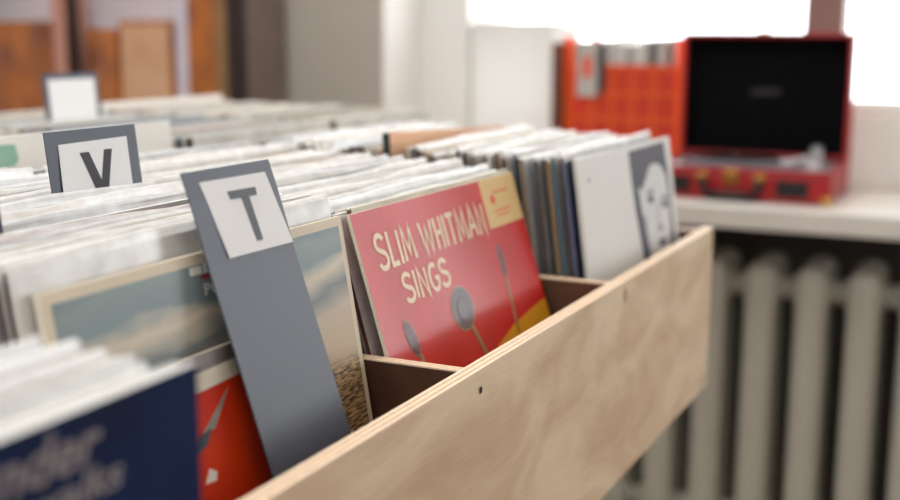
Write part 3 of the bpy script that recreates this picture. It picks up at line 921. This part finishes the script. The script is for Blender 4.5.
# front: speaker grilles, handle, latch, corners
for a, b in ((0.036, 0.100), (0.276, 0.340)):
    g = pbox('speaker_grille', PX0 - .003, PX0 + .002, a, b, PZ + .013, PZ + .047, BLACK, bev=0.001)
    for k in range(5):
        e = pbox('grille_bar', PX0 - .0042, PX0 - .003, a + .004, b - .004, PZ + .0165 + k * .0062, PZ + .0185 + k * .0062, mat('grille_cloth', (30, 28, 30), 0.7), bev=0)
        e.parent = g
h = tube('carrying_handle', [(PX0 - .0105 - po.x, y - po.y, z - PZ) for y, z in ((0.250, -0.054), (0.246, -0.078), (0.236, -0.0875), (0.19, -0.0885), (0.146, -0.0875), (0.136, -0.078), (0.132, -0.054))], 0.009, BLACK, pl)
for y in (0.250, 0.132):
    pbox('handle_mount', PX0 - .012, PX0 + .001, y - .011, y + .011, PZ + .040, PZ + .056, BRASS, bev=0.002)
pbox('latch', PX0 - .007, PX0 + .001, 0.176, 0.206, PZ + .036, PZ + .062, BRASS, bev=0.002)
for y in (PY0, PY1 - 0.018):
    for z in (PZ - 0.0005 + 0.001, ):
        pbox('corner_guard', PX0 - .0022, PX0 + .016, y - (0.002 if y == PY0 else 0), y + .018 + (0 if y == PY0 else 0.002), z, z + .016, BRASS, bev=0.002)
# lid
LZ0, LZ1 = PZ + BH + 0.006, 0.243
lid = empty('lid', (PX1 - po.x, 0, BH + 0.006)); lid.parent = pl
def lbox(name, x0, x1, y0, y1, z0, z1, m, bev=0.002, parent=None):
    return box(name, x0 - PX1, x1 - PX1, y0 - po.y, y1 - po.y, z0 - LZ0, z1 - LZ0, m, parent or lid, bev)
lbox('lid_panel', PX1 - .006, PX1, PY0, PY1, LZ0, LZ1, RED)
bm = bmesh.new()
for (a, b, c, d) in ((PY0, PY0 + .009, LZ0, LZ1), (PY1 - .009, PY1, LZ0, LZ1), (PY0 + .009, PY1 - .009, LZ0, LZ0 + .009), (PY0 + .009, PY1 - .009, LZ1 - .009, LZ1)):
    add_box(bm, -0.045, -0.006, a - po.y, b - po.y, c - LZ0, d - LZ0)
link('lid_rim', bm_mesh('lid_rim', bm, 0.0015), RED, lid)
lining = mat('lid_lining_black', (7, 6, 8), 0.9, spec=0.1)
lbox('lid_lining', PX1 - .012, PX1 - .0061, PY0 + .0091, PY1 - .0091, LZ0 + .0091, LZ1 - .0091, lining, 0)
# black lining on the inside of the rim
bm = bmesh.new()
for (a, b, c, d) in ((PY0 + .0091, PY0 + .0101, LZ0 + .0101, LZ1 - .0101), (PY1 - .0101, PY1 - .0091, LZ0 + .0101, LZ1 - .0101),
                     (PY0 + .0091, PY1 - .0091, LZ0 + .0091, LZ0 + .0101), (PY0 + .0091, PY1 - .0091, LZ1 - .0101, LZ1 - .0091)):
    add_box(bm, -0.044, -0.012, a - po.y, b - po.y, c - LZ0, d - LZ0)
link('rim_lining', bm_mesh('rim_lining', bm), lining, lid)
t = text_flat('printed_brand', 'CROSLEY', 0, 1, 0, 1, mat('silver_print', (92, 88, 92), 0.5), lid, bold=0.01, space=1.1)
for v in t.data.vertices:
    v.co = Vector((-0.0124, (0.2115 - v.co.x * 0.065) - po.y, 0.1075 + v.co.z * 0.011 - LZ0))
lbox('lid_catch', PX1 - .046, PX1 - .030, 0.172, 0.197, LZ1 - .001, LZ1 + .0045, BRASS, 0.001)
for y in (0.09, 0.28):
    pbox('hinge', PX1 - .002, PX1 + .003, y - .015, y + .015, PZ + BH - .012, PZ + BH + .018, BRASS, bev=0.0008)

# ------------------------------------------------------------------ red plastic milk crate with records beside the player
KX0, KX1, KY0, KY1, KZ = 1.985, 2.20, 0.374, 0.668, -0.1
kr = empty('red_plastic_crate', ((KX0 + KX1) / 2, (KY0 + KY1) / 2, KZ))
tag(kr, 'orange-red plastic grid crate of records between player and white box', 'crate')
ko = kr.location
def kbox(name, x0, x1, y0, y1, z0, z1, bev=0.0015, m=CRATE_RED):
    return box(name, x0 - ko.x, x1 - ko.x, y0 - ko.y, y1 - ko.y, z0 - ko.z, z1 - ko.z, m, kr, bev)
ZR = 0.166
kbox('crate_bottom', KX0, KX1, KY0, KY1, KZ, KZ + .008)
for x in (KX0, KX1 - .016):
    for y in (KY0, KY1 - .02):
        kbox('corner_post', x, x + .016, y, y + .02, KZ + .008, 0.232)
for x, nm in ((KX0, 'front'), (KX1 - .006, 'back')):
    ny, nz = 5, 4
    wy = (KY1 - .02 - KY0 - .02)
    for k in range(nz + 1):
        z = KZ + .008 + (ZR - KZ - .008 - .012) * k / nz
        kbox('grid_bar', x, x + .006, KY0 + .02, KY1 - .02, z, z + .012, 0.001)
    for k in range(1, ny):
        y = KY0 + .02 + wy * k / ny
        kbox('grid_rib', x + .0005, x + .0055, y - .006, y + .006, KZ + .02, ZR, 0)
    kbox('grid_web', x + .0035, x + .0045, KY0 + .02, KY1 - .02, KZ + .02, ZR - .012, 0, CRATE_WEB)
for y in (KY0, KY1 - .006):
    for k in range(5):
        z = KZ + .008 + (ZR - KZ - .008 - .012) * k / 4
        kbox('grid_bar', KX0 + .016, KX1 - .016, y, y + .006, z, z + .012, 0.001)
kbox('grid_web', KX0 + .016, KX1 - .016, KY0 + .002, KY0 + .004, KZ + .02, ZR, 0)
kbox('grid_web', KX0 + .016, KX1 - .016, KY1 - .004, KY1 - .002, KZ + .02, ZR, 0)
# singles filed in it, spines to the room
rng = random.Random(5)
cols = [('grey', (150, 148, 146)), ('white', (214, 210, 204)), ('dark red', (120, 30, 30)), ('charcoal', (70, 64, 66)), ('pale grey', (188, 184, 180)), ('brown', (120, 80, 66))]
y = KY0 + .024
k = 0
while y < KY1 - .075:
    nm, c = cols[rng.randrange(len(cols))]
    t = rng.uniform(0.005, 0.011)
    z1 = 0.217 + rng.uniform(-0.004, 0.014)
    b = box('boxed_record', KX0 + .012, KX0 + .012 + 0.178, y, y + t, KZ + .0085, z1, mat('crate_sleeve_' + nm.replace(' ', '_'), c, 0.5), bevel=0.0008)
    tag(b, '%s sleeve on edge in the orange-red grid crate, %s from the player side' % (nm, nth(k + 1)), 'record', 'records in the orange-red grid crate')
    y += t + 0.0025
    k += 1
# a wider grey box with an orange patch hanging at the crate's left
gb = box('record_box_set', KX0 - .009, KX0 - .001, KY1 - .085, KY1 - .035, 0.09, 0.222, mat('grey_cover_box', (176, 172, 166), 0.5, 0.1, (20, 20, 20)), bevel=0.001)
tag(gb, 'grey sleeve with an orange patch hooked on the front of the grid crate', 'record')
box('printed_patch', KX0 - .0096, KX0 - .0089, KY1 - .072, KY1 - .05, 0.135, 0.185, mat('orange_patch_print', (214, 74, 34), 0.5)).parent = gb
db = box('dark_sleeve', KX0 - .008, KX0 - .001, KY1 - .102, KY1 - .0865, 0.10, 0.215, mat('dark_case', (60, 58, 62), 0.5), bevel=0.001)
tag(db, 'narrow dark case hooked beside the grey sleeve on the grid crate', 'case')
bs = box('brown_book', KX0 - .03, KX0 + .16, KY1 + .003, KY1 + .022, KZ + .0005, 0.218, mat('brown_cloth', (112, 66, 48), 0.7, 0.2, (40, 40, 40)), bevel=0.002)
tag(bs, 'brown book standing upright between grid crate and white box', 'book')

# ------------------------------------------------------------------ white boxes on the sill
def tub(name, x0, x1, y0, y1, z0, z1, m, label, lidh=0.012, bev=0.012):
    root = empty(name, ((x0 + x1) / 2, (y0 + y1) / 2, z0))
    tag(root, label, 'box')
    hx, hy, H = (x1 - x0) / 2, (y1 - y0) / 2, z1 - z0
    box('box_body', -hx, hx, -hy, hy, 0, H - lidh, m, root, bev, 3)
    box('box_lid', -hx - .003, hx + .003, -hy - .003, hy + .003, H - lidh, H, m, root, 0.004)
    return root
tub('storage_box', 1.995, 2.19, 0.700, 0.918, -0.1, 0.266, WHITEBOX, 'tall plain white storage box at the left of the window sill', 0.012, 0.004)
fr = tub('frosted_tub', 2.0, 2.19, -0.185, 0.04, -0.1, 0.088, FROST, 'low frosted storage tub on the sill right of the record player', 0.012, 0.02)
bm = bmesh.new()
N = 24
ri = []
for r, x in ((0.013, 0), (0.013, -0.003), (0.017, -0.003), (0.017, 0)):
    ri.append([bm.verts.new((x, r * math.cos(2 * math.pi * k / N), r * math.sin(2 * math.pi * k / N))) for k in range(N)])
for a, b in zip(ri, ri[1:]):
    for k in range(N):
        bm.faces.new((a[k], a[(k + 1) % N], b[(k + 1) % N], b[k]))
link('ring_emboss', bm_mesh('ring_emboss', bm), FROST, fr, (-0.095, -0.0135, 0.0955))

# ------------------------------------------------------------------ glazed wooden cabinet against the window wall
BURL = mat('amber_burl_veneer', (196, 108, 0), 0.3, 0.5, (14, 14, 9), rgb2=(112, 52, 0), coat=0.5, coat_rough=0.15)
DARKW = mat('dark_stained_wood', (36, 15, 11), 0.35, 0.3, (6, 6, 30))
TANST = mat('tan_wood_strip', (140, 104, 66), 0.5, 0.2, (6, 6, 30))
LAV = mat('lavender_reflection', (236, 230, 238), 0.7)  # carries the pale reflection of the room in the glass
CX0, CX1, CYR, CYL = 1.60, 1.785, 1.334, 2.32
cab = empty('display_cabinet', ((CX0 + CX1) / 2, (CYR + CYL) / 2, ZF))
tag(cab, 'tall amber wooden cabinet with glazed doors and dark edge trim', 'cabinet')
cO = cab.location
def cbox(name, x0, x1, y0, y1, z0, z1, m, bev=0.002, parent=None):
    return box(name, x0 - cO.x, x1 - cO.x, y0 - cO.y, y1 - cO.y, z0 - cO.z, z1 - cO.z, m, parent or cab, bev)
ZT = 1.0
cbox('side_panel', CX0 + .02, CX1, CYR, CYR + .02, ZF, ZT, mat('side_varnish', (120, 104, 96), 0.5, 0.2, (6, 6, 30)))
cbox('side_panel', CX0 + .02, CX1, CYL - .02, CYL, ZF, ZT, DARKW)
cbox('back_panel', CX1 - .012, CX1, CYR + .02, CYL - .02, ZF, ZT, LAV)
cbox('cabinet_top', CX0, CX1, CYR - .01, CYL + .01, ZT, ZT + .025, DARKW)
cbox('plinth', CX0 + .03, CX1, CYR + .02, CYL - .02, ZF, ZF + .08, DARKW)
SH = -0.12
cbox('shelf', CX0 + .03, CX1 - .012, CYR + .02, CYL - .02, SH - .02, SH, BURL)
cbox('shelf', CX0 + .03, CX1 - .012, CYR + .02, CYL - .02, 0.52, 0.54, BURL)
cbox('edge_trim', CX0 - .004, CX0 + .02, CYR, CYR + .043, ZF + .08, ZT, DARKW)
cbox('edge_trim', CX0 - .002, CX0 + .02, CYR + .043, CYR + .080, ZF + .08, ZT, TANST)
def door(n, y0, y1, stile0, stile1):
    d = empty('cabinet_door', (CX0 - cO.x, (y0 + y1) / 2 - cO.y, 0.08)); d.parent = cab
    yc = (y0 + y1) / 2
    def db_(name, ya, yb, z0, z1, m, x0=0.0, x1=0.022):
        return box(name, x0, x1, ya - yc, yb - yc, z0 - ZF - .08, z1 - ZF - .08, m, d, 0.002)
    db_('stile', y0, y0 + stile0, ZF + .08, ZT, BURL)
    db_('stile', y1 - stile1, y1, ZF + .08, ZT, BURL if n == 1 else DARKW)
    db_('rail', y0 + stile0, y1 - stile1, ZF + .08, ZF + .2, BURL)
    db_('rail', y0 + stile0, y1 - stile1, ZT - .08, ZT, BURL)
    db_('glass_pane', y0 + stile0, y1 - stile1, ZF + .2, ZT - .08, CGLASS, 0.009, 0.012)
    return d
door(2, CYR + .080, 1.873, 0.080, 0.022)
door(1, 1.874, CYL - .004, 0.005, 0.05)
# cases on the shelf, added in place of reflections in the panes
def case(name, x0, x1, y0, y1, z1, m, m2, label):
    r = empty(name, ((x0 + x1) / 2, (y0 + y1) / 2, SH))
    tag(r, label, 'case', 'stand-ins for reflections in the glazed cabinet')
    hx, hy = (x1 - x0) / 2, (y1 - y0) / 2
    box('case_body', -hx, hx, -hy, hy, 0.0, z1 - SH, m2, r, 0.004)
    box('case_front', -hx - .004, -hx, -hy + .012, hy - .012, 0.01, z1 - SH - .012, m, r, 0.001)
    return r
TANF = mat('tan_reflection', (216, 172, 134), 0.5, 0.15, (9, 9, 9), rgb2=(200, 152, 116))
case('amber_reflection_case', 1.64, 1.75, 1.968, 2.24, 0.265, BURL, BURL, 'broad amber reflection stand-in behind the left cabinet pane')
case('amber_reflection_case', 1.64, 1.75, 1.745, 1.845, 0.245, BURL, BURL, 'narrow amber reflection stand-in next to the tan one in the cabinet')
case('tan_reflection_case', 1.635, 1.75, 1.565, 1.736, 0.266, TANF, BURL, 'tan-fronted reflection stand-in with amber frame in the cabinet')
PINKF = mat('dusty_pink_reflection', (206, 150, 134), 0.8, 0.1, (10, 10, 10))
pf = box('reflection_block', 1.626, 1.70, 1.883, 1.955, SH + .0005, 0.40, PINKF, bevel=0.015, seg=3)  # pink block added in place of a reflection in the pane
lf = box('reflection_block', 1.626, 1.70, 1.498, 1.558, SH + .0005, 0.46, mat('pale_lavender_reflection', (214, 208, 222), 0.8, 0.06, (10, 10, 10)), bevel=0.015, seg=3)  # lavender block, stands in for the pale wall reflected in the pane
tag(lf, 'pale lavender reflection stand-in beside the tan one in the cabinet', 'cloth')
tag(pf, 'dusty pink reflection stand-in between the amber ones in the cabinet', 'cloth')
